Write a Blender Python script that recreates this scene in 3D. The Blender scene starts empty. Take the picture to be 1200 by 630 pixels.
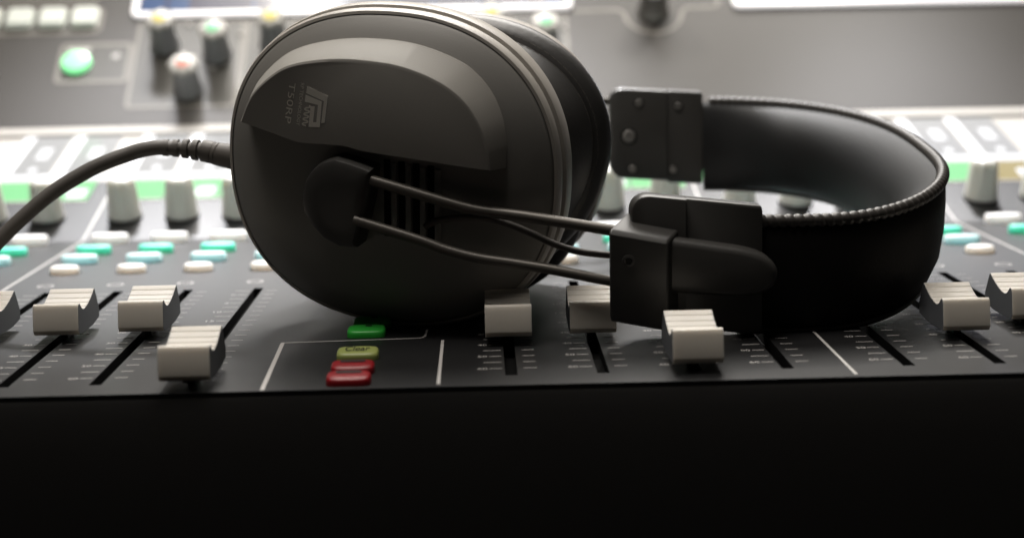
# Studio headphones lying on the fader section of a digital mixing console.
# All dimensions below are in millimetres; S turns them into metres.
import bpy, bmesh, math, random
from mathutils import Vector, Matrix
random.seed(7)
S = 0.001
PI = math.pi
scene = bpy.context.scene
COL = scene.collection
V = lambda *a: Vector(a)

# ------------------------------------------------------------------ materials
def mat(name, color, rough=0.5, metal=0.0, spec=0.5, emit=None, strength=0.0,
        rough_var=0.0, bump=0.0, bump_scale=2000.0, color_var=0.0, coat=0.0, sss=0.0):
    m = bpy.data.materials.new(name); m.use_nodes = True
    nt = m.node_tree; b = nt.nodes['Principled BSDF']
    b.inputs['Base Color'].default_value = (*color, 1)
    b.inputs['Roughness'].default_value = rough
    b.inputs['Metallic'].default_value = metal
    b.inputs['Specular IOR Level'].default_value = spec
    b.inputs['Coat Weight'].default_value = coat
    if sss:
        b.inputs['Subsurface Weight'].default_value = 0.9
        b.inputs['Subsurface Radius'].default_value = (1.0, 0.95, 0.9)
        b.inputs['Subsurface Scale'].default_value = sss
    if emit:
        b.inputs['Emission Color'].default_value = (*emit, 1)
        b.inputs['Emission Strength'].default_value = strength
    tc = nt.nodes.new('ShaderNodeTexCoord')
    if rough_var or color_var:
        n = nt.nodes.new('ShaderNodeTexNoise'); n.inputs['Scale'].default_value = 90; n.inputs['Detail'].default_value = 6
        nt.links.new(tc.outputs['Object'], n.inputs['Vector'])
        if rough_var:
            r = nt.nodes.new('ShaderNodeMapRange')
            r.inputs['To Min'].default_value = max(0.02, rough - rough_var); r.inputs['To Max'].default_value = rough + rough_var
            nt.links.new(n.outputs['Fac'], r.inputs['Value']); nt.links.new(r.outputs[0], b.inputs['Roughness'])
        if color_var:
            n2 = nt.nodes.new('ShaderNodeTexNoise'); n2.inputs['Scale'].default_value = bump_scale; n2.inputs['Detail'].default_value = 2
            nt.links.new(tc.outputs['Object'], n2.inputs['Vector'])
            mx = nt.nodes.new('ShaderNodeMix'); mx.data_type = 'RGBA'
            mx.inputs['A'].default_value = (*[c * (1 - color_var) for c in color], 1)
            mx.inputs['B'].default_value = (*[min(1, c * (1 + color_var)) for c in color], 1)
            nt.links.new(n2.outputs['Fac'], mx.inputs['Factor']); nt.links.new(mx.outputs['Result'], b.inputs['Base Color'])
    if bump:
        n3 = nt.nodes.new('ShaderNodeTexNoise'); n3.inputs['Scale'].default_value = bump_scale; n3.inputs['Detail'].default_value = 3
        nt.links.new(tc.outputs['Object'], n3.inputs['Vector'])
        bp = nt.nodes.new('ShaderNodeBump'); bp.inputs['Strength'].default_value = bump; bp.inputs['Distance'].default_value = 0.0002
        nt.links.new(n3.outputs['Fac'], bp.inputs['Height']); nt.links.new(bp.outputs['Normal'], b.inputs['Normal'])
    return m

M = dict(
    surface=mat('black_panel_paint', (0.008, 0.008, 0.0085), 0.42, spec=0.5, rough_var=0.02, bump=0.07, bump_scale=3000, color_var=0.5),
    bridge=mat('grey_panel_paint', (0.045, 0.0395, 0.034), 0.55, bump=0.15, bump_scale=2600, color_var=0.08),
    inlay=mat('inlay_paint', (0.062, 0.058, 0.048), 0.5, bump=0.1, bump_scale=2600),
    outline=mat('outline_print', (0.21, 0.195, 0.17), 0.5),
    print=mat('white_print', (0.5, 0.48, 0.46), 0.5),
    slot=mat('slot_black', (0.002, 0.002, 0.002), 0.8, spec=0.1),
    arm=mat('black_armrest', (0.005, 0.0048, 0.0046), 0.9, spec=0.0, bump=0.3, bump_scale=1200),
    cap=mat('fader_plastic', (0.52, 0.485, 0.43), 0.45, rough_var=0.08, bump=0.06, bump_scale=1500, sss=0.0025),
    cap_side=mat('shaded_fader_side', (0.10, 0.105, 0.115), 0.5),  # darker tone paints shade onto the sides of the caps
    stem=mat('stem_black', (0.01, 0.01, 0.01), 0.5),
    knob=mat('knob_plastic', (0.74, 0.73, 0.68), 0.38, bump=0.05, bump_scale=1500, sss=0.003),
    dknob=mat('dark_knob', (0.22, 0.225, 0.23), 0.38),
    chrome=mat('knob_metal', (0.35, 0.35, 0.34), 0.25, metal=0.9),
    petal=mat('white_knob_top', (0.50, 0.48, 0.44), 0.5),
    led_y=mat('yellow_lamp', (0.02, 0.02, 0.02), 0.4, emit=(1, 0.80, 0.12), strength=0.95),
    led_g=mat('green_lamp', (0.02, 0.02, 0.02), 0.4, emit=(0.25, 0.95, 0.42), strength=0.9),
    led_r=mat('red_lamp', (0.02, 0.02, 0.02), 0.4, emit=(1, 0.28, 0.18), strength=0.95),
    b_white=mat('white_button', (0.92, 0.90, 0.88), 0.45, sss=0.007),
    b_teal=mat('teal_button', (0.17, 0.80, 0.58), 0.4, sss=0.007),
    b_blue=mat('pale_blue_button', (0.55, 0.84, 0.88), 0.4, sss=0.007),
    b_oval=mat('cream_button', (0.82, 0.77, 0.70), 0.45, sss=0.007),
    b_green=mat('green_button', (0.03, 0.42, 0.045), 0.4),
    b_yellow=mat('yellow_green_button', (0.30, 0.34, 0.10), 0.4),
    b_red=mat('red_button', (0.24, 0.004, 0.008), 0.4),
    ink=mat('dark_ink', (0.006, 0.006, 0.006), 0.6),
    b_lit=mat('lit_white_button', (0.7, 0.72, 0.66), 0.4, emit=(0.85, 0.95, 0.85), strength=0.12),
    lit_green=mat('lit_green_button', (0.3, 0.8, 0.4), 0.3, emit=(0.25, 1.0, 0.40), strength=0.85),
    d_green=mat('green_display', (0.02, 0.05, 0.02), 0.2, emit=(0.33, 0.84, 0.39), strength=0.95),
    d_amber=mat('amber_display', (0.05, 0.04, 0.01), 0.2, emit=(0.50, 0.42, 0.24), strength=0.9),
    d_white=mat('white_display', (0.1, 0.1, 0.1), 0.2, emit=(0.98, 0.98, 1), strength=1.6),
    d_soft=mat('bright_display_and_glare', (0.1, 0.1, 0.1), 0.2, emit=(0.98, 0.98, 1), strength=1.1),
    d_pane=mat('grey_display', (0.05, 0.05, 0.05), 0.2, emit=(0.55, 0.545, 0.54), strength=0.9),
    d_frame=mat('pale_frame_with_glare', (0.38, 0.36, 0.33), 0.4, emit=(1, 0.96, 0.9), strength=0.08),  # pale tone and faint glow stand in for glare
    s_dark=mat('dim_screen', (0.01, 0.01, 0.012), 0.15, emit=(0.12, 0.11, 0.15), strength=1.0),
    s_blue=mat('blue_screen_field', (0.01, 0.01, 0.012), 0.15, emit=(0.10, 0.16, 0.31), strength=1.0),
    s_pale=mat('pale_screen', (0.01, 0.01, 0.012), 0.15, emit=(0.42, 0.46, 0.70), strength=1.0),
    s_frame=mat('glowing_white_frame', (0.75, 0.73, 0.72), 0.3, emit=(1, 0.97, 0.98), strength=0.75),  # frame glows in place of brightly lit edges
    plastic=mat('graphite_plastic', (0.24, 0.23, 0.212), 0.5, spec=0.5, rough_var=0.04, bump=0.12, bump_scale=3200),
    plate=mat('graphite_satin_plate', (0.29, 0.275, 0.25), 0.55, spec=0.4, bump=0.06, bump_scale=3200),
    rim=mat('rim_plastic', (0.44, 0.41, 0.37), 0.42, spec=0.8, bump=0.05, bump_scale=3200),
    silver=mat('silver_print', (0.90, 0.86, 0.78), 0.5),
    vent=mat('vent_black', (0.003, 0.003, 0.003), 0.7, spec=0.1),
    pad=mat('black_leather', (0.035, 0.033, 0.031), 0.45, spec=1.0, rough_var=0.06, bump=0.35, bump_scale=900),
    thread=mat('grey_thread', (0.12, 0.11, 0.10), 0.7),
    strap=mat('headband_leather', (0.009, 0.008, 0.007), 0.6, spec=0.25, bump=0.3, bump_scale=1100),
    cushion=mat('cushion_leather', (0.016, 0.0165, 0.017), 0.58, spec=0.28, bump=0.2, bump_scale=1100),
    piping=mat('piping_leather', (0.055, 0.05, 0.045), 0.4),
    rod=mat('rod_metal', (0.10, 0.09, 0.078), 0.42, metal=0.3),
    bracket=mat('bracket_metal', (0.042, 0.040, 0.037), 0.42, spec=0.6, bump=0.06, bump_scale=3000),
    screw=mat('screw_metal', (0.26, 0.25, 0.235), 0.32, metal=0.4),
    cable=mat('cable_rubber', (0.10, 0.09, 0.08), 0.5, bump=0.08, bump_scale=1800),
)

# ------------------------------------------------------------------ objects
def empty(name, loc, label, cat):
    o = bpy.data.objects.new(name, None); COL.objects.link(o)
    o.location = Vector(loc) * S; o['label'] = label; o['category'] = cat
    o.empty_display_size = 0.02
    return o

def world_loc(o):
    p = Vector((0, 0, 0))
    while o is not None:
        p += o.location; o = o.parent
    return p

def mk(name, geo, m, parent, smooth=40, origin=None, bevel=0.0, seg=2, label=None):
    """one mesh object from (verts, faces) given in millimetres of the scene"""
    verts, faces = geo
    me = bpy.data.meshes.new(name)
    o = bpy.data.objects.new(name, me); COL.objects.link(o)
    base = world_loc(parent) if parent else Vector((0, 0, 0))
    if origin is None:
        xs = [Vector(v) for v in verts]
        origin = sum(xs, Vector((0, 0, 0))) / max(1, len(xs))
    origin = Vector(origin)
    me.from_pydata([(Vector(v) - origin) * S for v in verts], [], faces)
    bm = bmesh.new(); bm.from_mesh(me)
    bmesh.ops.recalc_face_normals(bm, faces=bm.faces)
    bm.to_mesh(me); bm.free()
    me.materials.append(m)
    o.parent = parent
    o.location = origin * S - base
    if smooth:
        for p in me.polygons: p.use_smooth = True
        me.set_sharp_from_angle(angle=math.radians(smooth))
    if bevel:
        md = o.modifiers.new('bevel', 'BEVEL'); md.width = bevel * S; md.segments = seg; md.limit_method = 'ANGLE'; md.angle_limit = math.radians(35)
    if label: o['label'] = label
    return o

def copy_to(o, pos, parent=None):
    """a copy of a part and of its pieces, moved to pos (mm)"""
    par = parent or o.parent
    c = o.copy(); COL.objects.link(c); c.parent = par
    c.location = Vector(pos) * S - world_loc(par)
    for ch in list(o.children):
        d = ch.copy(); COL.objects.link(d); d.parent = c
    return c

def join(*gs):
    vs, fs = [], []
    for v, f in gs:
        k = len(vs); vs += list(v); fs += [tuple(i + k for i in q) for q in f]
    return vs, fs

def box(x0, x1, y0, y1, z0, z1, fr=None):
    vs = [(x, y, z) for x in (x0, x1) for y in (y0, y1) for z in (z0, z1)]
    fs = [(0, 1, 3, 2), (4, 6, 7, 5), (0, 4, 5, 1), (2, 3, 7, 6), (0, 2, 6, 4), (1, 5, 7, 3)]
    return ([fr(*v) for v in vs] if fr else vs), fs

def loft(rings, closed=True, caps=(True, True), loop=False):
    n = len(rings[0]); vs = [p for r in rings for p in r]; fs = []
    R = len(rings)
    for i in range(R if loop else R - 1):
        for j in range(n if closed else n - 1):
            a, b = i * n + j, i * n + (j + 1) % n
            i2 = (i + 1) % R
            fs.append((a, b, i2 * n + (j + 1) % n, i2 * n + j))
    if not loop:
        if caps[0]: fs.append(tuple(range(n)))
        if caps[1]: fs.append(tuple((R - 1) * n + j for j in range(n)))
    return vs, fs

def prism(poly, z0, z1, fr):
    """polygon (a, b) extruded from z0 to z1 in the frame fr"""
    return loft([[fr(a, b, z0) for a, b in poly], [fr(a, b, z1) for a, b in poly]])

def rrect(x0, x1, y0, y1, r, k=5):
    out = []
    for cx, cy, a0 in ((x1 - r, y1 - r, 0), (x0 + r, y1 - r, 90), (x0 + r, y0 + r, 180), (x1 - r, y0 + r, 270)):
        for i in range(k + 1):
            a = math.radians(a0 + 90 * i / k)
            out.append((cx + r * math.cos(a), cy + r * math.sin(a)))
    return out

def rring(x0, x1, y0, y1, r, w, z0, z1, fr):
    o = rrect(x0, x1, y0, y1, r); i = rrect(x0 + w, x1 - w, y0 + w, y1 - w, max(0.2, r - w))
    return loft([[fr(*p, z0) for p in o], [fr(*p, z1) for p in o], [fr(*p, z1) for p in i], [fr(*p, z0) for p in i]], loop=True)

def stroke(pts, w, z0, z1, fr):
    """flat strip along a polyline (a, b)"""
    n = len(pts); L, R = [], []
    for i, (x, y) in enumerate(pts):
        p0 = pts[max(0, i - 1)]; p1 = pts[min(n - 1, i + 1)]
        dx, dy = p1[0] - p0[0], p1[1] - p0[1]; l = math.hypot(dx, dy) or 1
        L.append((x - dy / l * w / 2, y + dx / l * w / 2)); R.append((x + dy / l * w / 2, y - dx / l * w / 2))
    return prism(L + R[::-1], z0, z1, fr) if n == 2 else loft(
        [[fr(*L[i], z0), fr(*L[i], z1), fr(*R[i], z1), fr(*R[i], z0)] for i in range(n)])

def catmull(pts, k=8, closed=False):
    pts = [Vector(p) for p in pts]; n = len(pts); out = []
    for i in range(n if closed else n - 1):
        g = (lambda j: pts[j % n]) if closed else (lambda j: pts[min(max(j, 0), n - 1)])
        p0, p1, p2, p3 = g(i - 1), g(i), g(i + 1), g(i + 2)
        for s in range(k):
            t = s / k
            out.append(0.5 * ((2 * p1) + (p2 - p0) * t + (2 * p0 - 5 * p1 + 4 * p2 - p3) * t * t + (3 * p1 - p0 - 3 * p2 + p3) * t ** 3))
    if not closed: out.append(pts[-1])
    return out

def tube(path, rad, n=14, flat=None):
    """round tube along a path; rad is a number or a function of (i, angle)"""
    path = [Vector(p) for p in path]; rings = []; up = Vector((0, 0, 1))
    for i, p in enumerate(path):
        t = (path[min(i + 1, len(path) - 1)] - path[max(i - 1, 0)]).normalized()
        s = t.cross(up); s = s.normalized() if s.length > 1e-4 else Vector((1, 0, 0))
        u = s.cross(t).normalized()
        ring = []
        for j in range(n):
            a = 2 * PI * j / n
            r = rad(i, a) if callable(rad) else rad
            ring.append(p + s * (r * math.cos(a)) + u * (r * math.sin(a) * (flat or 1)))
        rings.append(ring)
    return loft(rings)

def lathe(prof, fr, n=24, mod=None):
    """profile (radius, height) turned about the frame's third axis"""
    rings = []
    for r, h in prof:
        rings.append([fr((r if not mod else mod(r, h, 2 * PI * j / n)) * math.cos(2 * PI * j / n),
                         (r if not mod else mod(r, h, 2 * PI * j / n)) * math.sin(2 * PI * j / n), h) for j in range(n)])
    return loft(rings)

GLYPHS = {}
def letters(body, fr, x, y, z, width, height, name, m, parent, shear=0.0, depth=0.05):
    """lettering as a thin mesh; lower left corner at (x, y) of the frame, fitted to width x height"""
    if (body, shear) not in GLYPHS:
        cu = bpy.data.curves.new('lettering', 'FONT'); cu.body = body; cu.resolution_u = 4; cu.shear = shear
        t = bpy.data.objects.new('lettering', cu); COL.objects.link(t)
        me = bpy.data.meshes.new_from_object(t.evaluated_get(bpy.context.evaluated_depsgraph_get()))
        bpy.data.objects.remove(t)
        GLYPHS[(body, shear)] = ([v.co.copy() for v in me.vertices], [tuple(p.vertices) for p in me.polygons])
        bpy.data.meshes.remove(me)
    co, fs = GLYPHS[(body, shear)]
    x0, x1 = min(c.x for c in co), max(c.x for c in co); y0, y1 = min(c.y for c in co), max(c.y for c in co)
    vs = [fr(x + (c.x - x0) / (x1 - x0) * width, y + (c.y - y0) / (y1 - y0) * height, z + depth) for c in co]
    g = (vs, fs)
    return g if name is None or parent is None else mk(name, g, m, parent, smooth=0)

# ------------------------------------------------------------------ frames
XY = lambda x, y, z: Vector((x, y, z))
T_A = math.radians(14); T_Y, T_Z = 569.0, 0.0                  # sloping section with knobs and displays
def TF(x, s, h): return Vector((x, T_Y + s * math.cos(T_A) - h * math.sin(T_A), T_Z + s * math.sin(T_A) + h * math.cos(T_A)))
U_A = math.radians(40); U_Y, U_Z = 686.4, 29.27                # steeper bridge with the screens
def UF(x, u, h): return Vector((x, U_Y + u * math.cos(U_A) - h * math.sin(U_A), U_Z + u * math.sin(U_A) + h * math.cos(U_A)))

# ================================================================== MIXING CONSOLE
console = empty('mixing_console', (0, 560, -90),
                'black digital mixing console with faders, knobs, coloured buttons and lit screens under the headphones', 'mixing console')
banks = [[-171.5, -151.5], [-124.5, -104.5, -84.5, -64.5], [5.5, 25.5, 45.7, 65.7], [92.2, 112.2, 132.0, 151.6], [178.2, 198.2]]
chans = [x for b in banks for x in b]
upper_x = lambda x: x * 1.02 - 1.2                             # knob and button columns fan out a little
XL, XR = -300.0, 300.0
SY0, SY1, SW = 348.5, 466.0, 1.35                              # fader slots

# body: the closed case below the panels
prof = [(339.5, -3), (569, -3), (686.4, 26), (800, 121), (800, 122), (806, 122), (806, -90), (339.5, -90)]
mk('case', loft([[(XL, y, z) for y, z in prof], [(XR, y, z) for y, z in prof]]), M['arm'], console, smooth=0)
# front armrest
ap = [(339.0, -130), (339.0, -1.6), (338.2, -0.9), (335.5, -1.2), (331, -3.5), (325, -8.5), (317, -17), (308, -29), (300, -42), (293, -58), (288, -78), (286, -100), (287, -130)]
mk('armrest', loft([[(XL, y, z) for y, z in ap], [(XR, y, z) for y, z in ap]]), M['arm'], console, smooth=60)
# control surface with real slots cut in it
xs = [XL]
for x in chans: xs += [x - SW, x + SW]
xs.append(XR)
sv, sf = [], []
def quad(a, b, c, d):
    k = len(sv); sv.extend([a, b, c, d]); sf.append((k, k + 1, k + 2, k + 3))
quad((XL, 339.3, 0), (XR, 339.3, 0), (XR, SY0, 0), (XL, SY0, 0))
quad((XL, 339.3, -2), (XR, 339.3, -2), (XR, 339.3, 0), (XL, 339.3, 0))
quad((XL, SY1, 0), (XR, SY1, 0), (XR, T_Y, 0), (XL, T_Y, 0))
for i in range(0, len(xs), 2): quad((xs[i], SY0, 0), (xs[i + 1], SY0, 0), (xs[i + 1], SY1, 0), (xs[i], SY1, 0))
quad((XL, T_Y, 0), (XR, T_Y, 0), TF(XR, 121, 0), TF(XL, 121, 0))
surface = mk('control_surface', (sv, sf), M['surface'], console, smooth=0)
# meter bridge sheet
quad_u = ([UF(XL, 0, 0), UF(XR, 0, 0), UF(XR, 148, 0), UF(XL, 148, 0), UF(XL, 148, -3), UF(XR, 148, -3), UF(XR, 0, -3), UF(XL, 0, -3)],
          [(0, 1, 2, 3), (3, 2, 5, 4), (4, 5, 6, 7), (7, 6, 1, 0)])
bridge = mk('meter_bridge', quad_u, M['bridge'], console, smooth=0)
mk('trim_strip', join(box(XL, XR, 113.2, 121.5, 0.0, 1.6, TF)), M['d_frame'], bridge, bevel=0.4)

for x in chans:
    o = join(([(x - SW, SY0, 0), (x - SW, SY1, 0), (x - SW, SY1, -2.9), (x - SW, SY0, -2.9), (x + SW, SY0, 0), (x + SW, SY1, 0), (x + SW, SY1, -2.9), (x + SW, SY0, -2.9)],
              [(0, 1, 2, 3), (4, 7, 6, 5), (3, 2, 6, 7), (0, 3, 7, 4), (1, 5, 6, 2)]))
    mk('fader_slot', o, M['slot'], surface, smooth=0)
    # printed scale beside the slot
    g = []
    nums = ['60', '50', '40', '30', '20', '15', '10', '5', '0', '5', '10']
    for i in range(18):
        y = 355.2 + 6.25 * i
        if i % 2 == 0:
            g.append(box(x - 4.7, x - 2.0, y - 0.17, y + 0.17, 0.02, 0.06))
            if i // 2 < 9:
                s = nums[i // 2]; w = 2.1 if len(s) == 2 else 1.05
                g.append(letters(s, XY, x - 5.2 - w, y - 0.85, 0.0, w, 1.7, None, None, None, depth=0.06))
        else:
            g.append(box(x - 6.0, x - 2.0, y - 0.17, y + 0.17, 0.02, 0.06))
        g.append(box(x + 2.9, x + 5.7, y - 0.17, y + 0.17, 0.02, 0.06))
    mk('fader_scale', join(*g), M['print'], surface, smooth=0)
    mk('printed_mark', rring(upper_x(x) - 2.4, upper_x(x) + 2.4, 474.6, 479.6, 2.3, 0.5, 0.02, 0.06, XY), M['print'], surface, smooth=0)

# printed divider lines
def rail(x, yn, yf=None):
    g = [box(x - 0.35, x + 0.35, yn, T_Y - 0.2 if yf is None else yf, 0.02, 0.07)]
    if yf is None: g.append(box(x - 0.35, x + 0.35, 0.2, 112.5, 0.02, 0.07, TF))
    return join(*g)
for x in (-139.0, 79.0, 165.9):
    mk('divider_line', rail(x, 341.5), M['print'], surface, smooth=0)
mk('divider_line', rail(-10.2, 341.5, 387), M['print'], surface, smooth=0)
mk('divider_line', join(stroke([(-47.4, 339.9), (-48.6, 387.9)], 0.95, 0.02, 0.07, XY),
                        stroke([(-48.95, 388.2), (-16.5, 390.0), (-15.2, 390.6), (-14.6, 392), (-14.3, 400)], 0.6, 0.02, 0.07, XY)), M['print'], surface, smooth=0)

# ---- faders
cap_prof = [(0.9, 2.3), (0.1, 3.4), (0.9, 8.6), (1.5, 9.5), (2.2, 9.7), (2.7, 9.35), (4.2, 8.4), (6.3, 7.75), (8.2, 7.75)]
cap_prof = [(0.9, 2.3), (0.1, 3.4), (0.9, 8.6), (1.5, 9.5), (2.2, 9.75), (2.9, 9.55), (3.9, 8.75), (5.0, 8.05), (6.4, 7.65)]
for i in range(25):                                           # hollow slope with fine grooves up to the rear ridge
    a = 6.9 + 11.6 * i / 24; z = 7.62 + 2.95 * (i / 24) ** 1.7
    if i in (5, 10, 15, 20): cap_prof += [(a - 0.16, z), (a - 0.1, z - 0.28), (a + 0.16, z - 0.26), (a + 0.22, z + 0.05)]
    else: cap_prof.append((a, z))
cap_prof += [(19.1, 10.35), (22.6, 5.0), (22.3, 2.6), (15.5, 1.9), (8, 1.9)]
cw = 5.5
fader0 = mk('fader', loft([[(x, y, z) for y, z in cap_prof] for x in (-cw, cw)]), M['cap'], console, smooth=25, origin=(0, 0, 0), bevel=0.16)
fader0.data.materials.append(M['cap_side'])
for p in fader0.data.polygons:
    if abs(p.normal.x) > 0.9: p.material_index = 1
mk('stem', box(-0.8, 0.8, 8, 15, -2, 3.0), M['stem'], fader0, smooth=0, origin=(0, 0, 0))
fader_y = {-171.5: 391, -151.5: 398, -124.5: 391, -104.5: 392, -84.5: 394, -64.5: 339.6, 5.5: 377.6, 25.5: 379.8, 45.7: 344.8,
           65.7: 436, 92.2: 428, 112.2: 372.4, 132.0: 384, 151.6: 390, 178.2: 372, 198.2: 392}
first = True
for x in chans:
    px = x + (0.9 if x < 0 else 0.0) - (0.4 if x > 100 else 0)
    if first: fader0.location = Vector((px, fader_y[x], 0)) * S - world_loc(console); first = False
    else: copy_to(fader0, (px, fader_y[x], 0)).rotation_euler.z = math.radians(random.uniform(-0.7, 0.7))

# ---- buttons: rounded domed caps
def button_geo(w, d, h, slope=0.0, e=2.6, n=36):
    rings = []
    for k, z in ((1, 0.0), (1, h * 0.55), (0.97, h * 0.78), (0.9, h * 0.93), (0.78, h), (0.4, h + 0.12)):
        ring = []
        for j in range(n):
            a = 2 * PI * j / n; c, s = math.cos(a), math.sin(a)
            x = w / 2 * math.copysign(abs(c) ** (2 / e), c); y = d / 2 * math.copysign(abs(s) ** (2 / e), s)
            kx = 1 - (1 - k) * d / w
            ring.append((x * kx, y * k, z + (slope * y * k if z > h * 0.5 else 0)))
        rings.append(ring)
    return loft(rings, caps=(False, True))
def row(geo, m, y, dx=0.0, label=None):
    b = None
    w = max(v[0] for v in geo[0]) + 0.45; d = max(v[1] for v in geo[0]) + 0.5
    gap = rrect(-w, w, -d, d, d * 0.9)
    for x in chans:
        p = (upper_x(x) + dx, y, 0.0)
        if b is None:
            b = mk('button', geo, m, console, origin=(0, 0, 0), label=label); mk('button_gap', prism(gap, 0.02, 0.05, XY), M['slot'], b, smooth=0, origin=(0, 0, 0)); b.location = Vector(p) * S - world_loc(console)
        else: copy_to(b, p)
row(button_geo(12.8, 5.6, 3.2), M['b_white'], 563.0, label='white button')
row(button_geo(11.4, 5.0, 2.7), M['b_teal'], 539.0, label='teal button')
row(button_geo(11.4, 5.0, 2.7), M['b_blue'], 519.5, label='pale blue button')
row(button_geo(8.8, 7.0, 2.3, e=2.2), M['b_oval'], 500.0, label='cream oval button')

def square_mark(x, y, z, w, parent, n):
    g = []
    for i in range(n):
        a = x - w / 2 + w * i / n
        g.append(box(a, a + w / n * 0.72, y - 0.5 - 0.2 * ((i * 7) % 3), y + 0.5, z, z + 0.05))
    return g
for (x, y, w, m, lab, kind) in ((-28.2, 405.4, 9.4, 'b_green', 'upper dark green button', 1), (-28.9, 394.8, 9.4, 'b_green', 'lower dark green button', 1),
                          (-29.2, 369.3, 9.6, 'b_yellow', 'yellow green button with dark lettering', 2), (-29.3, 355.2, 9.6, 'b_red', 'upper red button', 3), (-29.4, 344.6, 9.6, 'b_red', 'lower red button', 3)):
    b = mk('button', button_geo(w, 6.2, 2.0, 0.12, e=4), M[m], console, origin=(0, 0, 0), label=lab)
    b.location = Vector((x, y, 0)) * S - world_loc(console)
    mk('button_gap', prism(rrect(-w / 2 - 0.4, w / 2 + 0.4, -3.5, 3.5, 1.4), 0.02, 0.05, XY), M['slot'], b, smooth=0, origin=(0, 0, 0))
    BF = lambda a, c, h, x=x, y=y: Vector((x + a, y + c, 2.1 + 0.12 * c + h))
    if kind == 2: letters('Clear', BF, -2.8, -1.4, 0.14, 5.6, 3.0, 'lettering', M['ink'], b, shear=0.15)
    elif kind == 1: mk('printed_mark', prism(rrect(-0.3, 1.3, 0.4, 1.3, 0.3), 0.1, 0.16, BF), M['ink'], b, smooth=0)
    else: mk('printed_mark', prism(rrect(-2.8, 2.8, 0.2, 1.5, 0.5), 0.1, 0.16, BF), M['ink'], b, smooth=0)

# ---- channel knobs on the slope
def flute(r, h, a):
    k = min(1, max(0, (h - 2.0) / 9)) * 0.20
    return r * (1 + k * (abs(math.cos(3.5 * a + 0.4)) ** 0.8 - 0.55))
kp = [(5.9, 0.9), (6.0, 1.4), (5.85, 2.2), (5.5, 5), (5.05, 9), (4.7, 12.6), (4.5, 14.2), (4.1, 15.1), (3.2, 15.6), (0.5, 15.7)]
KF = lambda x, y, z: Vector((x, y * math.cos(T_A) - z * math.sin(T_A), y * math.sin(T_A) + z * math.cos(T_A)))
knob0 = mk('knob', lathe(kp, KF, 64, flute), M['knob'], console, origin=(0, 0, 0), smooth=50)
mk('knob_skirt', lathe([(6.1, 0.0), (6.2, 0.5), (5.9, 0.95), (0.5, 0.95)], KF, 32), M['stem'], knob0, origin=(0, 0, 0))
for i, x in enumerate(chans):
    p = TF(upper_x(x), 21, 0)
    if i == 0: knob0.location = p * S - world_loc(console)
    else: copy_to(knob0, p)

# ---- channel displays
mk('display_surround', box(XL, XR, 59.8, 113.1, 0.03, 0.12, TF), M['d_frame'], surface, smooth=0)  # pale plate that paints glare into the gaps between displays
for b in banks:
    for i, x in enumerate(b):
        X = upper_x(x)
        d = mk('channel_display', join(box(X - 9.9, X + 9.9, 38.5, 60.5, 0.0, 0.35, TF), box(X - 9.9, X + 9.9, 66.5, 112.8, 0.0, 0.35, TF)), M['d_frame'], console, smooth=0)
        amber = x == 198.2
        mk('colour_bar', box(X - 9.9, X + 9.9, 39.5, 59.0, 0.4, 0.55, TF), M['d_amber' if amber else 'd_green'], d, smooth=0, label='amber colour bar' if amber else None)
        if i % 3 != 0:
            mk('bright_field', prism(rrect(X + 1.0, X + 8.5, 41, 51, 2.2), 0.6, 0.7, TF), M['d_soft'], d, smooth=0)
        mk('glare_bar', box(X - 10.1, X + 10.1, 60.6, 66.4, 0.1, 0.9, TF), M['d_soft'], d, smooth=0)  # glare on the bezel, painted as a glowing bar
        mk('grey_pane', box(X - 5.2, X + 9.6, 67.0, 112.4, 0.4, 0.55, TF), M['d_pane'], d, smooth=0)
        mk('white_divider', box(X - 9.8, X - 5.2, 67.0, 112.4, 0.4, 0.6, TF), M['d_white'], d, smooth=0)
        mk('bright_field', join(prism(rrect(X + 0.2, X + 5.0, 85, 98, 0.4), 0.6, 0.7, TF), prism(rrect(X + 0.8, X + 3.8, 70, 75, 0.4), 0.6, 0.7, TF)), M['d_soft'], d, smooth=0)

# ---- meter bridge: outlined fields, buttons, knobs, screens
def field(x0, x1, u0, u1, r=3.0, w=2.0, name='printed_outline', inlay=True):
    o = mk(name, rring(x0, x1, u0, u1, r, w, 0.05, 0.12, UF), M['outline'], bridge, smooth=0)
    if inlay: mk('inlay_panel', prism(rrect(x0 + w, x1 - w, u0 + w, u1 - w, max(0.3, r - w)), 0.02, 0.06, UF), M['inlay'], bridge, smooth=0)
    return o
field(-230, -165.4, 60.4, 78.4, 4.5)
field(-230, -168.5, 81.6, 100, 4.5)
field(-181.6, -149.9, 28.9, 54.4, 3.0)
for k in range(4): field(-149.4 + 47.3 * k, -149.4 + 47.3 * (k + 1) - 0.3, 12.8, 68.2, 2.4, 1.5)
lit = None
for x in (-202.2, -187.9, -173.6, -216.5):
    ux = prism(rrect(x - 6.0, x + 6.0, 64.6, 77.0, 2.0), 0.1, 1.2, UF)
    lit = mk('lit_button', join(ux, prism(rrect(x - 5.2, x + 5.2, 65.4, 76.2, 1.6), 1.2, 2.6, UF)), M['b_lit'], console, bevel=0.4)
GF = lambda a, b, h: UF(-173.1 + a, 41.2 + b, h)
mk('round_button', lathe([(6.3, 0.0), (6.3, 1.6), (5.8, 2.4), (4.0, 2.8), (0.3, 2.9)], GF, 32), M['lit_green'], console, label='lit green round button')
mk('printed_label', prism(rrect(-178.2, -168.4, 48.4, 51.4, 0.8), 0.1, 0.2, UF), M['print'], bridge, smooth=0)
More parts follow.
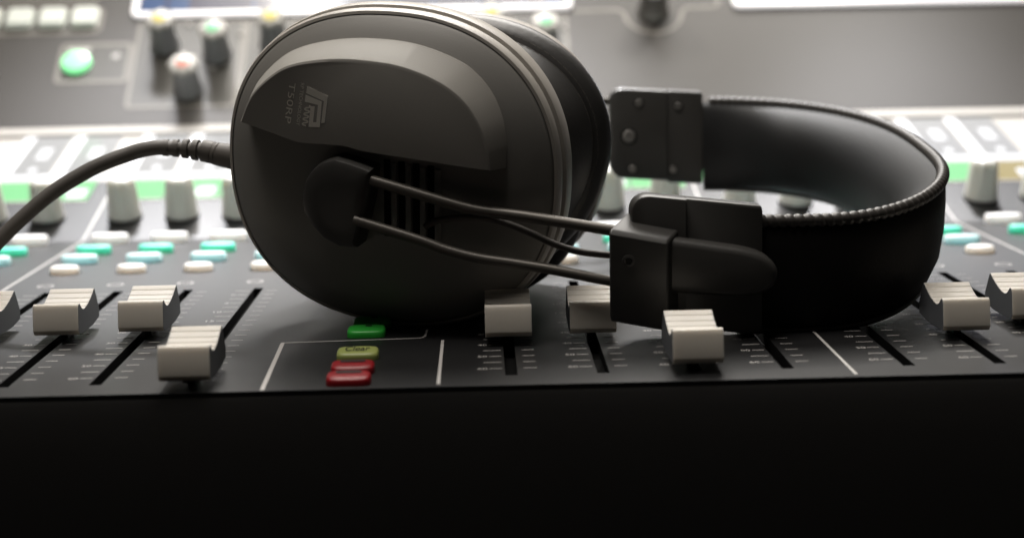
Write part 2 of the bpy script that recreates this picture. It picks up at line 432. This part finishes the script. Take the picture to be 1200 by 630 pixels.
mk('printed_mark', prism([(-156.9 + (2.6 if i % 2 == 0 else 1.2) * math.cos(PI / 5 * i), 45.8 + (2.6 if i % 2 == 0 else 1.2) * math.sin(PI / 5 * i)) for i in range(10)], 0.1, 0.2, UF), M['print'], bridge, smooth=0)

petal = lambda r, h, a: r * (1 + 0.11 * math.cos(8 * a))
def colour_knob(x, u, led):
    F = lambda a, b, h: UF(x + a, u + b, h)
    k = mk('rotary_encoder', lathe([(6.4, 0), (6.4, 1.0), (5.7, 2.5), (5.1, 9), (4.9, 13.6), (1, 13.7)], F, 40, lambda r, h, a: r * (1 + (0.05 * math.cos(8 * a) if h > 2 else 0))), M['dknob'], console, smooth=50)
    mk('knob_top', lathe([(5.3, 13.7), (5.9, 14.1), (5.9, 15.1), (5.3, 15.8), (2.4, 16.0)], F, 64, petal), M['petal'], k, smooth=50)
    mk('indicator_lamp', lathe([(3.0, 16.02), (2.9, 16.3), (2.0, 16.7), (0.2, 16.9)], F, 20), M[led], k)
    mk('small_lamp', lathe([(1.0, 0.0), (1.0, 0.8), (0.2, 1.1)], lambda a, b, h: UF(x + 9 + a, u + 13 + b, h), 12), M['print'], k)
for k in range(4):
    bx = -149.4 + 47.3 * k
    colour_knob(bx + 13.2, 52.0, 'led_y'); colour_knob(bx + 36.4, 45.2, 'led_g'); colour_knob(bx + 26.0, 23.4, 'led_r')
# outline round the single metal knob
pts = [(42.4, 69.2), (62.5, 69.4)]
for i in range(0, 19):
    a = PI + PI * i / 18
    pts.append((77.6 + 12.6 * math.cos(a), 66.6 + 13.0 * math.sin(a)))
pts += [(92.6, 70.0), (105.5, 70.2), (107.4, 72.2), (107.6, 100)]
mk('printed_outline', stroke(pts, 1.8, 0.05, 0.12, UF), M['outline'], bridge, smooth=0)
CF = lambda a, b, h: UF(77.6 + a, 67.5 + b, h)
mk('metal_knob', lathe([(7.2, 0), (7.2, 1.0), (6.4, 2.5), (5.9, 11), (5.6, 14.5), (4.8, 15.3), (0.5, 15.4)], CF, 48, lambda r, h, a: r * (1 + (0.03 * math.cos(12 * a) if h > 2 else 0))), M['chrome'], console, smooth=50)

def screen(x0, x1, u0, u1, m, extra):
    s = mk('screen', prism(rrect(x0 + 2.2, x1 - 2.2, u0 + 2.2, u1 - 2.2, 1.0), 0.1, 0.6, UF), M[m], console, smooth=0)
    mk('bezel', rring(x0, x1, u0, u1, 3.0, 2.4, 0.1, 1.8, UF), M['s_frame'], s, smooth=30)
    for g, mm, nm in extra: mk(nm, g, M[mm], s, smooth=0)
    return s
ex = [(join(box(-149.4, -139, 73, 128, 0.62, 0.66, UF), box(-137.5, -128.5, 73, 128, 0.62, 0.66, UF)), 's_blue', 'screen_field')]
ex.append((join(*[box(-100 + 20 * i, -99 + 20 * i, 73, 128, 0.62, 0.66, UF) for i in range(7)], box(30, 38, 73, 128, 0.62, 0.66, UF)), 's_blue', 'screen_grid'))
screen(-153.0, 42.0, 70.2, 132, 's_dark', ex)
screen(113.5, 285, 68.8, 132, 's_pale', [(join(*[box(117 + 3.6 * i, 119 + 3.6 * i, 72.0, 75.0, 0.62, 0.66, UF) for i in range(44)]), 's_dark', 'screen_field')])

# ================================================================== HEADPHONES
hp = empty('headphones', (20, 440, 0),
           'black over-ear studio headphones lying on their side across the faders of the mixing console', 'headphones')
AX = Vector((0.30671363, 0.94396749, 0.12186934)); RX = Vector((0.9513668, -0.30017915, -0.06923652)); VX = Vector((0.02877439, -0.13717823, 0.99012836))
C1 = Vector((-19.9, 411.5, 40.2))
def cup_frame(c, sign=1):
    return lambda r, v, w: c + RX * r + VX * v - AX * (w * sign)
NF = cup_frame(C1)
PF = lambda r, v, w: NF(r + 1.8, v + 1.05, w)               # frame of the raised face plate
QF = lambda r, v, w: NF(r + 0.85, v + 0.5, w)
C2 = C1 + AX * 52 + Vector((-1.5, 0, -7.6))
FF = cup_frame(C2, -1)
def sup(A, B, n, N=96):
    out = []
    for i in range(N):
        a = 2 * PI * i / N; c, s = math.cos(a), math.sin(a)
        out.append((A * math.copysign(abs(c) ** (2 / n), c), B * math.copysign(abs(s) ** (2 / n), s)))
    return out

def make_cup(F, A, B, detail=True):
    N = 128
    rings = lambda L: [[F(x, y, w) for x, y in sup(A * k, B * k, 2.25 + (1 - k) * 0.2, N)] for k, w in L]
    cup = mk('ear_cup', loft(rings([(0.9, 6.0), (0.94, 7.0), (0.962, 8.0), (0.958, 8.6), (0.93, 9.9), (0.88, 11.6), (0.82, 13.3), (0.77, 14.5), (0.7, 15.4), (0.55, 16.2), (0.3, 16.6), (0.03, 16.7)]), caps=(False, True)),
             M['plastic'], hp, smooth=35)
    mk('rim_ring', loft(rings([(0.85, -1.5), (0.975, -1.5), (0.994, -1.0), (1.0, -0.2), (1.0, 3.6), (0.995, 4.4), (0.975, 4.7), (0.93, 4.8), (0.92, 5.1)]), caps=(False, False)), M['rim'], cup, smooth=35)
    mk('edge_ring', loft(rings([(0.9, 5.3), (0.972, 5.5), (0.983, 6.0), (0.983, 7.8), (0.972, 8.9), (0.955, 9.1)]), caps=(False, False)), M['rim'], cup, smooth=35)
    return cup
cup = make_cup(NF, 44, 40.4)
cup2 = make_cup(FF, 41, 38)

# raised plates on the outer face, upper one with the lettering
top_pl = [(-35.0, 11.5), (-31.7, 18.1), (-25.8, 23.5), (-20.2, 26.1), (-11.3, 27.6), (-2.6, 27.7), (6.0, 26.8), (14.4, 24.1), (20.8, 20.0), (25.0, 14.2), (27.0, 8.5)]
low_pl = [(27.6, 4.6), (20, 5.0), (12.3, 5.6), (-3.0, 6.7), (-8.5, 7.6), (-16.2, 7.6), (-20.7, 7.7), (-27.4, 9.6)]
def plate_loops(sgn):
    up = [tuple(p) for p in catmull([(a, b, 0) for a, b in top_pl], 6)]
    lo = [tuple(p) for p in catmull([(a, b, 0) for a, b in low_pl], 5)]
    top = [(a, b) for a, b, _ in up] + [(a, b) for a, b, _ in lo]
    nu = len(up); base, mid = [], []
    for i, (a, b) in enumerate(top):
        if i < nu:
            f = i / (nu - 1); k = 2.4 + 4.4 * f - 4.2 * max(0, f - 0.72) / 0.28 * 0.8
            d = Vector((a + 4, b - 4, 0)).normalized() * k
        else:
            f = (i - nu) / max(1, len(lo) - 1); e0 = Vector((2.6, -0.8, 0)); e1 = Vector((-2.0, -0.6, 0)); m0 = Vector((0, -0.5, 0))
            d = e0.lerp(m0, min(1, f / 0.22)) if f < 0.5 else e1.lerp(m0, min(1, (1 - f) / 0.2))
        base.append((a + d.x, b + d.y)); mid.append((a + d.x * 0.15, b + d.y * 0.15))
    if sgn < 0:
        top, base, mid = ([(a, -9.0 - b) for a, b in L] for L in (top, base, mid))
    return top, mid, base
WP = 21.5
face_plates = []
for F, par in ((PF, cup), (FF, cup2)):
    for sgn in (1,):
        top, mid, base = plate_loops(sgn)
        sc = 1.0 if par is cup else 0.93
        g = loft([[F(a * sc, b * sc, 9.0) for a, b in base], [F(a * sc, b * sc, 14.0) for a, b in base], [F(a * sc, b * sc, WP - 0.35) for a, b in mid], [F(a * sc, b * sc, WP) for a, b in top]], caps=(False, True))
        p = mk('face_plate', g, M['plate'], cup if par is cup else cup2, smooth=30)
        if par is cup and sgn > 0: face_plates.append(p)

# emblem and lettering, read from top to bottom
LA = [(-17.45, 21.45), (-12.25, 19.43), (-13.24, 12.91), (-14.09, 12.75), (-13.29, 18.07), (-17.81, 19.74)]
LB = [(-17.93, 19.34), (-13.86, 17.94), (-14.53, 11.72), (-17.4, 11.61), (-16.73, 16.64), (-15.68, 16.62), (-16.2, 12.8), (-15.35, 12.86), (-14.83, 17.08), (-18.19, 17.64)]
sq = []
for i in range(57):
    t = i / 56
    cx = -17.45 - 0.95 * t; cy = 16.75 - 4.9 * t
    s = math.sin(t * 4 * 2 * PI + 0.3); s = math.copysign(abs(s) ** 0.5, s)
    sq.append((cx + 0.62 * s, cy))
mk('emblem', join(prism(LA, WP + 0.03, WP + 0.09, PF), prism(LB, WP + 0.03, WP + 0.09, PF), stroke(sq, 0.36, WP + 0.03, WP + 0.09, PF)), M['silver'], cup, smooth=0)
def down_frame(r0, v0, r1, v1):
    d = Vector((r1 - r0, v1 - v0)).normalized(); u = Vector((-d.y, d.x))
    return lambda a, b, h: PF(r0 + d.x * a + u.x * b, v0 + d.y * a + u.y * b, h)
letters('T50RP', down_frame(-22.0, 22.1, -23.6, 12.2), 0, 0, WP + 0.03, 10.0, 1.62, 'lettering', M['silver'], cup)
letters('RP TECHNOLOGY', down_frame(-19.05, 22.1, -20.55, 11.7), 0, 0, WP + 0.03, 10.4, 0.86, 'lettering', M['silver'], cup)

# vents in the recess
for i in range(4):
    a = 1.6 + 3.7 * i
    mk('vent_slot', box(a - 0.8, a + 0.8, -14.5 - 0.1 * i, 4.6 - 0.25 * i, 14.0, 16.85, QF), M['vent'], cup, smooth=0)
    mk('vent_bar', box(a + 1.05, a + 2.65, -14.5, 4.0 - 0.25 * i, 14.0, 17.4, QF), M['plastic'], cup, bevel=0.3)

# pivot pods
def pod(F, sc=1.0):
    o = [(-18.2, -5.6), (-17.4, -1.5), (-15.4, 1.8), (-12.6, 4.2), (-9.2, 5.4), (-5.5, 4.7), (-2.4, 3.9), (-0.1, 3.2), (-0.5, -2), (-2.1, -9), (-4.2, -16.4), (-8.5, -16.6), (-12.6, -14.8), (-15.9, -11.5), (-17.7, -8.6)]
    oo = [tuple(p)[:2] for p in catmull([(a, b, 0) for a, b in o[:5]], 5)] + o[5:]
    cx, cy = -9, -6
    sh = lambda k: [(cx + (a - cx) * k * sc, cy + (b - cy) * k * sc) for a, b in oo]
    return loft([[F(*p, 12) for p in sh(1)], [F(*p, 22.0) for p in sh(1)], [F(*p, 23.2) for p in sh(0.955)], [F(*p, 23.8) for p in sh(0.86)], [F(*p, 24.0) for p in sh(0.5)]], caps=(False, True))
pn = mk('pivot_pod', pod(QF), M['bracket'], hp, smooth=35)
pf = mk('pivot_pod', pod(FF), M['bracket'], hp, smooth=35)

# ear pads
def ear_pad(F, A, B, n, rot, dr, dv, w0, sgn):
    c, s = math.cos(math.radians(rot)), math.sin(math.radians(rot))
    P = lambda off, w: [F(dr + x * c - y * s, dv + x * s + y * c, w) for x, y in sup(A + off, B + off, n, 112)]
    L = [(-9, w0 + 1), (-5.8, w0 - 3), (-3.6, w0 - 7.5), (-2.2, w0 - 11.5), (-1.9, w0 - 12.6), (-2.5, w0 - 13.1), (-1.0, w0 - 13.6), (0.7, w0 - 15.0), (1.5, w0 - 17.0), (1.2, w0 - 19.2), (-0.6, w0 - 21.2), (-4.0, w0 - 22.4), (-10.5, w0 - 22.6), (-15, w0 - 19.5), (-17, w0 - 15), (-17, w0 - 8)]
    p = mk('ear_pad', loft([P(o, w) for o, w in L], caps=(False, False)), M['pad'], hp, smooth=60)
    st = []
    for off, w in ((-2.1, w0 - 12.3), (-1.1, w0 - 13.7)):
        ring = P(off + 0.12, w); m = len(ring)
        for i in range(m):
            a, b = Vector(ring[i]), Vector(ring[(i + 1) % m])
            st.append(tube([a.lerp(b, 0.1), a.lerp(b, 0.5), a.lerp(b, 0.82)], 0.13, 5))
    mk('stitching', join(*st), M['thread'], p, smooth=60)
    return p
ear_pad(NF, 42.5, 34.5, 1.95, 22.5, 6.5, -1.6, -1.0, 1)
ear_pad(FF, 40.5, 37.5, 2.2, 0, 0, 0, -1.0, -1)

# yoke rods, near side
rod_up = catmull([(-29.3, 391.5, 39.3), (-27.1, 391.0, 38.7), (-17.4, 388.8, 35.9), (-7.1, 386.5, 32.9), (-0.2, 384.9, 31.3), (10.9, 382.4, 29.9), (29.8, 378.4, 26.9), (35, 379.4, 25.2)], 6)
rod_lo = catmull([(-30.7, 391.5, 28.9), (-28.5, 391.0, 28.3), (-15.4, 388.1, 24.3), (-8.6, 386.5, 21.9), (-1.3, 384.9, 20.1), (6.7, 383.0, 19.0), (16.6, 380.7, 17.5), (28.4, 378.6, 15.2), (35, 379.4, 14.0)], 6)
mk('yoke_rod', tube(rod_up, 1.35, 14), M['rod'], hp, smooth=60)
mk('yoke_rod', tube(rod_lo, 1.25, 14), M['rod'], hp, smooth=60)
mk('lead_wire', tube(catmull([(-13.8, 391.0, 26.9), (-12.6, 390.7, 27.7), (-9.2, 389.9, 28.8), (-1.1, 387.9, 29.4), (4.9, 386.4, 28.3), (10.9, 384.8, 26.0), (16.9, 383.3, 23.2), (22.8, 381.8, 21.5), (29.8, 380.0, 20.8)], 8), 0.85, 10), M['cable'], hp, smooth=60)
# rounded guide tab that takes the rod ends
tabo = [(40, 25.6), (46.4, 24.6), (54, 23.3), (60, 22.3), (64.4, 21.0), (67.3, 19.0), (68.8, 16.2), (68.0, 13.2), (65.2, 11.3), (61, 10.6), (54, 11.0), (46, 11.6), (40, 12.2)]
to = [tuple(p)[:2] for p in catmull([(a, b, 0) for a, b in tabo], 4)]
def shrink(e):
    cx, cz = 54, 17.5
    return [(x + (-e if x > 62 else 0) * (x - 62) / 7 if x > 62 else x, z + (-e if z > cz else e) * min(1, abs(z - cz) / 4)) for x, z in to]
mk('guide_tab', loft([[Vector((x, y, z)) for x, z in shrink(e)] for y, e in ((386, 0), (379.2, 0), (377.9, 0.35), (377.2, 1.0), (376.9, 2.0))], caps=(True, True)), M['bracket'], hp, smooth=40)
# slider block riding on the rods
def blk(x, y):                                                # leans and drops a little to the right
    return 27.6 - (x - 28.7) * 0.2
bp = [(375.0, 6.0), (375.0, 0.0), (376.2, 1.1), (384.0, 3.6), (385.6, 3.4), (386.2, 2.0), (386.2, -24)]
def brow(x, dx, w):
    out = []
    for y, dz in [(375.2, -21.5), (374.6, -20), (374.6, -1.0), (375.2, -0.1), (376.0, 0.35), (384.6, 3.5), (385.8, 3.4), (386.3, 2.6), (386.3, -21.5)]:
        xx = x + dx * (y - 374.6) / 11.7
        out.append((xx, y, blk(xx, y) + dz))
    return out
block = mk('slider_block', loft([brow(28.9, 6.0, 0), brow(42.6, 6.0, 0)]), M['bracket'], hp, smooth=30, bevel=0.5, seg=3)
mk('mount_screw', lathe([(1.5, 0), (1.5, 0.5), (0.9, 0.6), (0.8, 0.1), (0.1, 0.1)], lambda a, b, h: Vector((33.4 + a, 374.6 - h, 20.2 + b)), 20), M['bracket'], block)

# headband end brackets: near (seen from above) and far (inner face with screws)
def sloped(y0, x_ref, z_top, z_bot, slope):
    return lambda x, z, h: Vector((x, y0 + h, z - (x - x_ref) * slope))
def bracket(y, thick, x0, x1, xs, z0, z1, slope, sgn):
    """two overlapping plates of one headband end; sgn says which way the inside faces"""
    F = sloped(y, x0, z1, z0, slope)
    g = loft([[F(*p, h) for p in rrect(x0 + e, x1 - e + 3 * 0, z0 + e, z1 - e, 4.5 - e)] for h, e in ((0, 0.7), (0.25, 0.2), (0.8, 0), (thick - 0.8, 0), (thick - 0.25, 0.2), (thick, 0.7))])
    return F, g
def left_rounded(x0, x1, z0, z1, r, e, k=6):
    pts = [(x1 - 0, z0 + e), (x1 - 0, z1 - e)]
    for cz, a0 in ((z1 - r, 90), (z0 + r, 180)):
        for i in range(k + 1):
            a = math.radians(a0 + 90 * i / k)
            pts.append((x0 + r + (r - e) * math.cos(a), cz + (r - e) * math.sin(a)))
    return pts
def plate_geo(F, x0, x1, z0, z1, r, h0, h1):
    return loft([[F(*p, h) for p in left_rounded(x0, x1, z0, z1, r, e)] for h, e in ((h0, 0.9), (h0 + 0.25, 0.35), (h0 + 0.9, 0), (h1 - 0.9, 0), (h1 - 0.25, 0.35), (h1, 0.9))])
near_F = sloped(380.6, 34.4, 0, 0, 0.12)
br1 = mk('headband_bracket', plate_geo(near_F, 34.6, 47.5, 4.2, 35.2, 4.6, 0, 7.0), M['bracket'], hp, smooth=35)
mk('inner_plate', loft([[near_F(*p, h) for p in rrect(47.3, 65.6, 4.2 + e, 35.2 - e, 0.8)] for h, e in ((1.0, 0.7), (1.3, 0.2), (1.8, 0), (6.2, 0), (6.7, 0.3), (6.9, 0.7))]), M['bracket'], br1, smooth=35)
far_F = sloped(523.0, 41.2, 0, 0, 0.07)
br2 = mk('headband_bracket', plate_geo(far_F, 41.0, 59.3, 23.0, 51.8, 4.6, 0, 6.4), M['bracket'], hp, smooth=35)
mk('inner_plate', loft([[far_F(*p, h) for p in rrect(59.4, 70.7, 22.4 + e, 51.9 - e, 1.0)] for h, e in ((0.5, 0.8), (0.75, 0.25), (1.3, 0), (5.2, 0), (5.8, 0.5))]), M['bracket'], br2, smooth=35)
def scr(x, z, y, r, par):
    F = lambda a, b, h: Vector((x + a, y - h, z + b))
    s = mk('screw', lathe([(r, -0.3), (r, 0.12), (r * 0.86, 0.34), (r * 0.5, 0.4), (r * 0.42, 0.06), (0.05, 0.06)], F, 28), M['screw'], par, smooth=35)
    mk('recess', lathe([(r * 1.3, 0.02), (r * 1.3, 0.06), (r * 1.02, 0.06), (r * 1.02, 0.02)], F, 28), M['vent'], s)
for x, z, r in ((50.5, 46.7, 1.25), (47.2, 36.2, 2.0), (48.2, 25.8, 1.25)): scr(x, z, 523.0, r, br2)
for x, z, r in ((63.0, 45.4, 1.2), (60.9 + 0.4, 25.2, 1.2)): scr(x, z, 523.5, r, br2)
# far yoke rods
fy = catmull([(C2 + Vector((-4, 20, 6))), (14, 512, 46), (30, 521, 47.6), (39, 525.5, 47.5), (55, 531.5, 45.5), (76, 532.5, 43)], 6)
fl = catmull([(C2 + Vector((-6, 20, -6))), (14, 512, 30), (30, 521, 29.5), (39, 525.5, 29.3), (55, 531.5, 28.5), (76, 532.5, 28)], 6)
ft = catmull([(76, 532.5, 43), (84, 531.5, 38), (84, 531.5, 32), (76, 532.5, 28)], 6)
mk('yoke_rod', tube(fy + ft[1:-1] + fl[::-1], 1.2, 12), M['rod'], hp, smooth=60)
mk('slider_block', box(46, 60, 529.6, 536, 24, 50), M['bracket'], hp, bevel=0.8)

# ---- headband: strap, cushion, piping along a C in plan
def smooth01(t): t = min(1, max(0, t)); return t * t * (3 - 2 * t)
def band_point(th):
    a, b, cx, cy = 54.1, 69.0, 66.6, 454.5
    c, s = math.cos(th), math.sin(th); n = 2.625 if s < 0 else 2.52
    X = cx + a * math.copysign(abs(c) ** (2 / n), c); Y = cy + b * math.copysign(abs(s) ** (2 / n), s)
    zc = 17.7 + 15.8 * (Y - 387) / 137 - 0.02 * (X - 50)
    zc -= 3.26 * smooth01((-math.degrees(th) - 20) / 60)
    return Vector((X, Y, zc))
ths = [math.radians(-90 + 180 * i / 180) for i in range(181)]
raw = [band_point(t) for t in ths]
raw = [raw[0] + Vector((-6, 0, 0.7)), raw[0] + Vector((-3, 0, 0.35))] + raw + [raw[-1] + Vector((-3, 0, 0.3)), raw[-1] + Vector((-6, 0, 0.6))]
# resample evenly
def resample(pts, step):
    out = [pts[0]]; need = step
    for a, b in zip(pts, pts[1:]):
        l = (b - a).length
        while need <= l:
            out.append(a.lerp(b, need / l)); need += step
        need -= l
    return out
ctr = resample(raw, 2.0)
ctr = [p for p in ctr if p.y < 455 or p.x > 69.8]
nb = len(ctr)
def normals(c):
    out = []
    for i in range(len(c)):
        t = (c[min(i + 1, len(c) - 1)] - c[max(i - 1, 0)]).normalized()
        out.append(Vector((t.y, -t.x, 0)).normalized())
    return out
nrm = normals(ctr)
HB = 13.4
strap_rings, cush_rings = [], []
for i, (p, n) in enumerate(zip(ctr, nrm)):
    f = i / (nb - 1); e = min(f, 1 - f)
    k = smooth01((e - 0.015) / 0.14)
    bulge = 2.5 + 8.0 * k
    lean = lambda h: n * (0.05 * h if h > 0 else -3.6 * (h / HB) ** 2)                         # upper edge flares a touch outwards
    sec = [(0.0, -HB), (1.2, -HB + 0.2), (2.0, -HB + 1.4), (2.3, 0), (2.0, HB - 1.4), (1.2, HB - 0.2), (0.0, HB), (-0.2, 0)]
    sec = [(0.0, -HB), (1.0, -HB + 0.15), (1.7, -HB + 1.0), (2.1, -HB * 0.5), (2.2, 0), (2.1, HB * 0.5), (1.7, HB - 1.0), (1.0, HB - 0.15), (0.0, HB)]
    strap_rings.append([p + n * o + lean(h) + Vector((0, 0, h)) for o, h in sec])
    cs = []
    for j in range(21):
        h = (HB - 0.3) * (1 - 2 * j / 20)
        q = max(0.0, 1 - abs(h / (HB - 0.25)) ** 2.2) ** 0.62
        cs.append(p + n * (-0.25 - bulge * q) + lean(h) + Vector((0, 0, h)))
    cs.append(p + n * -0.05 + lean(-HB) + Vector((0, 0, -HB + 0.3))); cs.append(p + n * -0.05 + lean(HB) + Vector((0, 0, HB - 0.3)))
    cush_rings.append(cs)
band = mk('headband', loft(strap_rings), M['strap'], hp, smooth=60)
mk('head_cushion', loft(cush_rings), M['cushion'], hp, smooth=60)
# whipped piping on the upper edge
fine = resample(catmull(ctr[1:-1], 6), 0.3)
fn = normals(fine); pr = []; TW = 2.25
def rope(off, z):
    path = [p + n * off + n * (0.05 * HB) + Vector((0, 0, z)) for p, n in zip(fine, fn)]
    def rad(i, a):
        ph = (i * 0.3 / TW + a / (2 * PI)) % 1.0
        return 1.62 * (0.74 + 0.30 * math.sin(PI * ph) ** 0.7)
    return tube(path, rad, 16)
mk('piping', rope(0.9, HB + 0.2), M['piping'], hp, smooth=70)
mk('lower_piping', tube([p + n * (0.9 - 3.6) + Vector((0, 0, -HB - 0.1)) for p, n in zip(ctr, nrm)], 0.9, 10), M['piping'], hp, smooth=60)

# ---- cable
cpath = catmull([(-78, 427.6, 43.6), (-82.6, 428.0, 44.1), (-87.0, 428.0, 43.7), (-91.5, 428.0, 42.5), (-96.9, 427.0, 40.7), (-102.3, 426.0, 38.3), (-110.9, 424.0, 33.2), (-119.3, 421.0, 26.2), (-127.7, 418.0, 18.2), (-140, 414, 8.5), (-156, 409, 2.9), (-178, 405, 2.2), (-210, 408, 2.2), (-250, 420, 2.2)], 8)
cable = mk('cable', tube(cpath, 1.95, 16), M['cable'], hp, smooth=60)
sl = resample(catmull([(-57, 423.2, 40.4), (-61.2, 424.0, 41.1), (-63.1, 425.0, 41.4), (-67.3, 426.0, 42.1), (-71.4, 427.0, 43.0), (-77, 427.7, 43.7), (-82.8, 428.0, 44.1)], 8), 0.2)
L = len(sl)
def srad(i, a):
    f = i / (L - 1); r = 3.75 - 0.85 * smooth01(f / 0.55) - 0.75 * smooth01((f - 0.5) / 0.5)
    d = i * 0.2
    if 11.4 < d < 11.75 or 12.6 < d < 12.95: r -= 0.22
    if d > 14.3:
        u = (d - 14.3) / 2.6
        if u % 1 > 0.60:
            side = math.cos(a) if int(u) % 2 == 0 else 1
            r -= 0.75 if side > -2 else 0
    return r
mk('strain_relief', tube(sl, srad, 22), M['cable'], cable, smooth=50)

# ================================================================== CAMERA
cam = bpy.data.cameras.new('camera'); co = bpy.data.objects.new('camera', cam); COL.objects.link(co)
cam.sensor_width = 36; cam.lens = 57.9; cam.clip_start = 0.01; cam.clip_end = 20
co.location = (0, 0, 0.081)
co.rotation_mode = 'XYZ'
co.matrix_world = Matrix.Translation((0, 0, 0.081)) @ Matrix.Rotation(math.radians(-1.0), 4, 'Z') @ Matrix.Rotation(math.radians(90 - 9.4), 4, 'X') @ Matrix.Rotation(math.radians(-1.15), 4, 'Z')
cam.dof.use_dof = True; cam.dof.focus_distance = 0.40; cam.dof.aperture_fstop = 11
scene.camera = co

# ================================================================== LIGHT
def area(name, loc, target, power, size, color, size_y=None):
    l = bpy.data.lights.new(name, 'AREA'); l.energy = power; l.size = size * S; l.color = color
    if size_y: l.shape = 'RECTANGLE'; l.size_y = size_y * S
    o = bpy.data.objects.new(name, l); COL.objects.link(o); o.location = Vector(loc) * S
    o.rotation_euler = (Vector(target) - Vector(loc)).to_track_quat('-Z', 'Y').to_euler()
    return o
def spot(name, loc, target, power, radius, angle, color):
    l = bpy.data.lights.new(name, 'SPOT'); l.energy = power; l.shadow_soft_size = radius * S; l.color = color
    l.spot_size = math.radians(angle); l.spot_blend = 1.0
    o = bpy.data.objects.new(name, l); COL.objects.link(o); o.location = Vector(loc) * S
    o.rotation_euler = (Vector(target) - Vector(loc)).to_track_quat('-Z', 'Y').to_euler()
    return o
spot('console_spot', (-110, 830, 390), (-20, 755, 0), 3.4, 20, 92, (1, 0.95, 0.88))
spot('console_spot', (220, 830, 390), (80, 755, 0), 2.6, 20, 92, (1, 0.95, 0.88))
for x, e in ((-170, 15), (20, 11), (210, 12)):
    spot('console_spot', (x, 830, 390), (x * 0.9, 575, 0), e * 1.1, 20, 37, (0.96, 0.96, 1))  # narrow spots added only to brighten the panel around the buttons
area('ceiling_lamp', (-120, 345, 850), (0, 420, 0), 5.4, 420, (1, 0.94, 0.87))
back = area('back_lamp', (40, 1010, 860), (20, 450, 60), 2.3, 620, (1, 0.96, 0.9), 560)
back.data.spread = math.radians(70)
w = bpy.data.worlds.new('World'); scene.world = w; w.use_nodes = True
w.node_tree.nodes['Background'].inputs['Color'].default_value = (0.75, 0.72, 0.70, 1)
w.node_tree.nodes['Background'].inputs['Strength'].default_value = 0.006

scene.view_settings.view_transform = 'Standard'; scene.view_settings.look = 'None'
scene.view_settings.exposure = 0.0; scene.view_settings.gamma = 1.0
scene.cycles.use_denoising = True
scene.cycles.max_bounces = 6
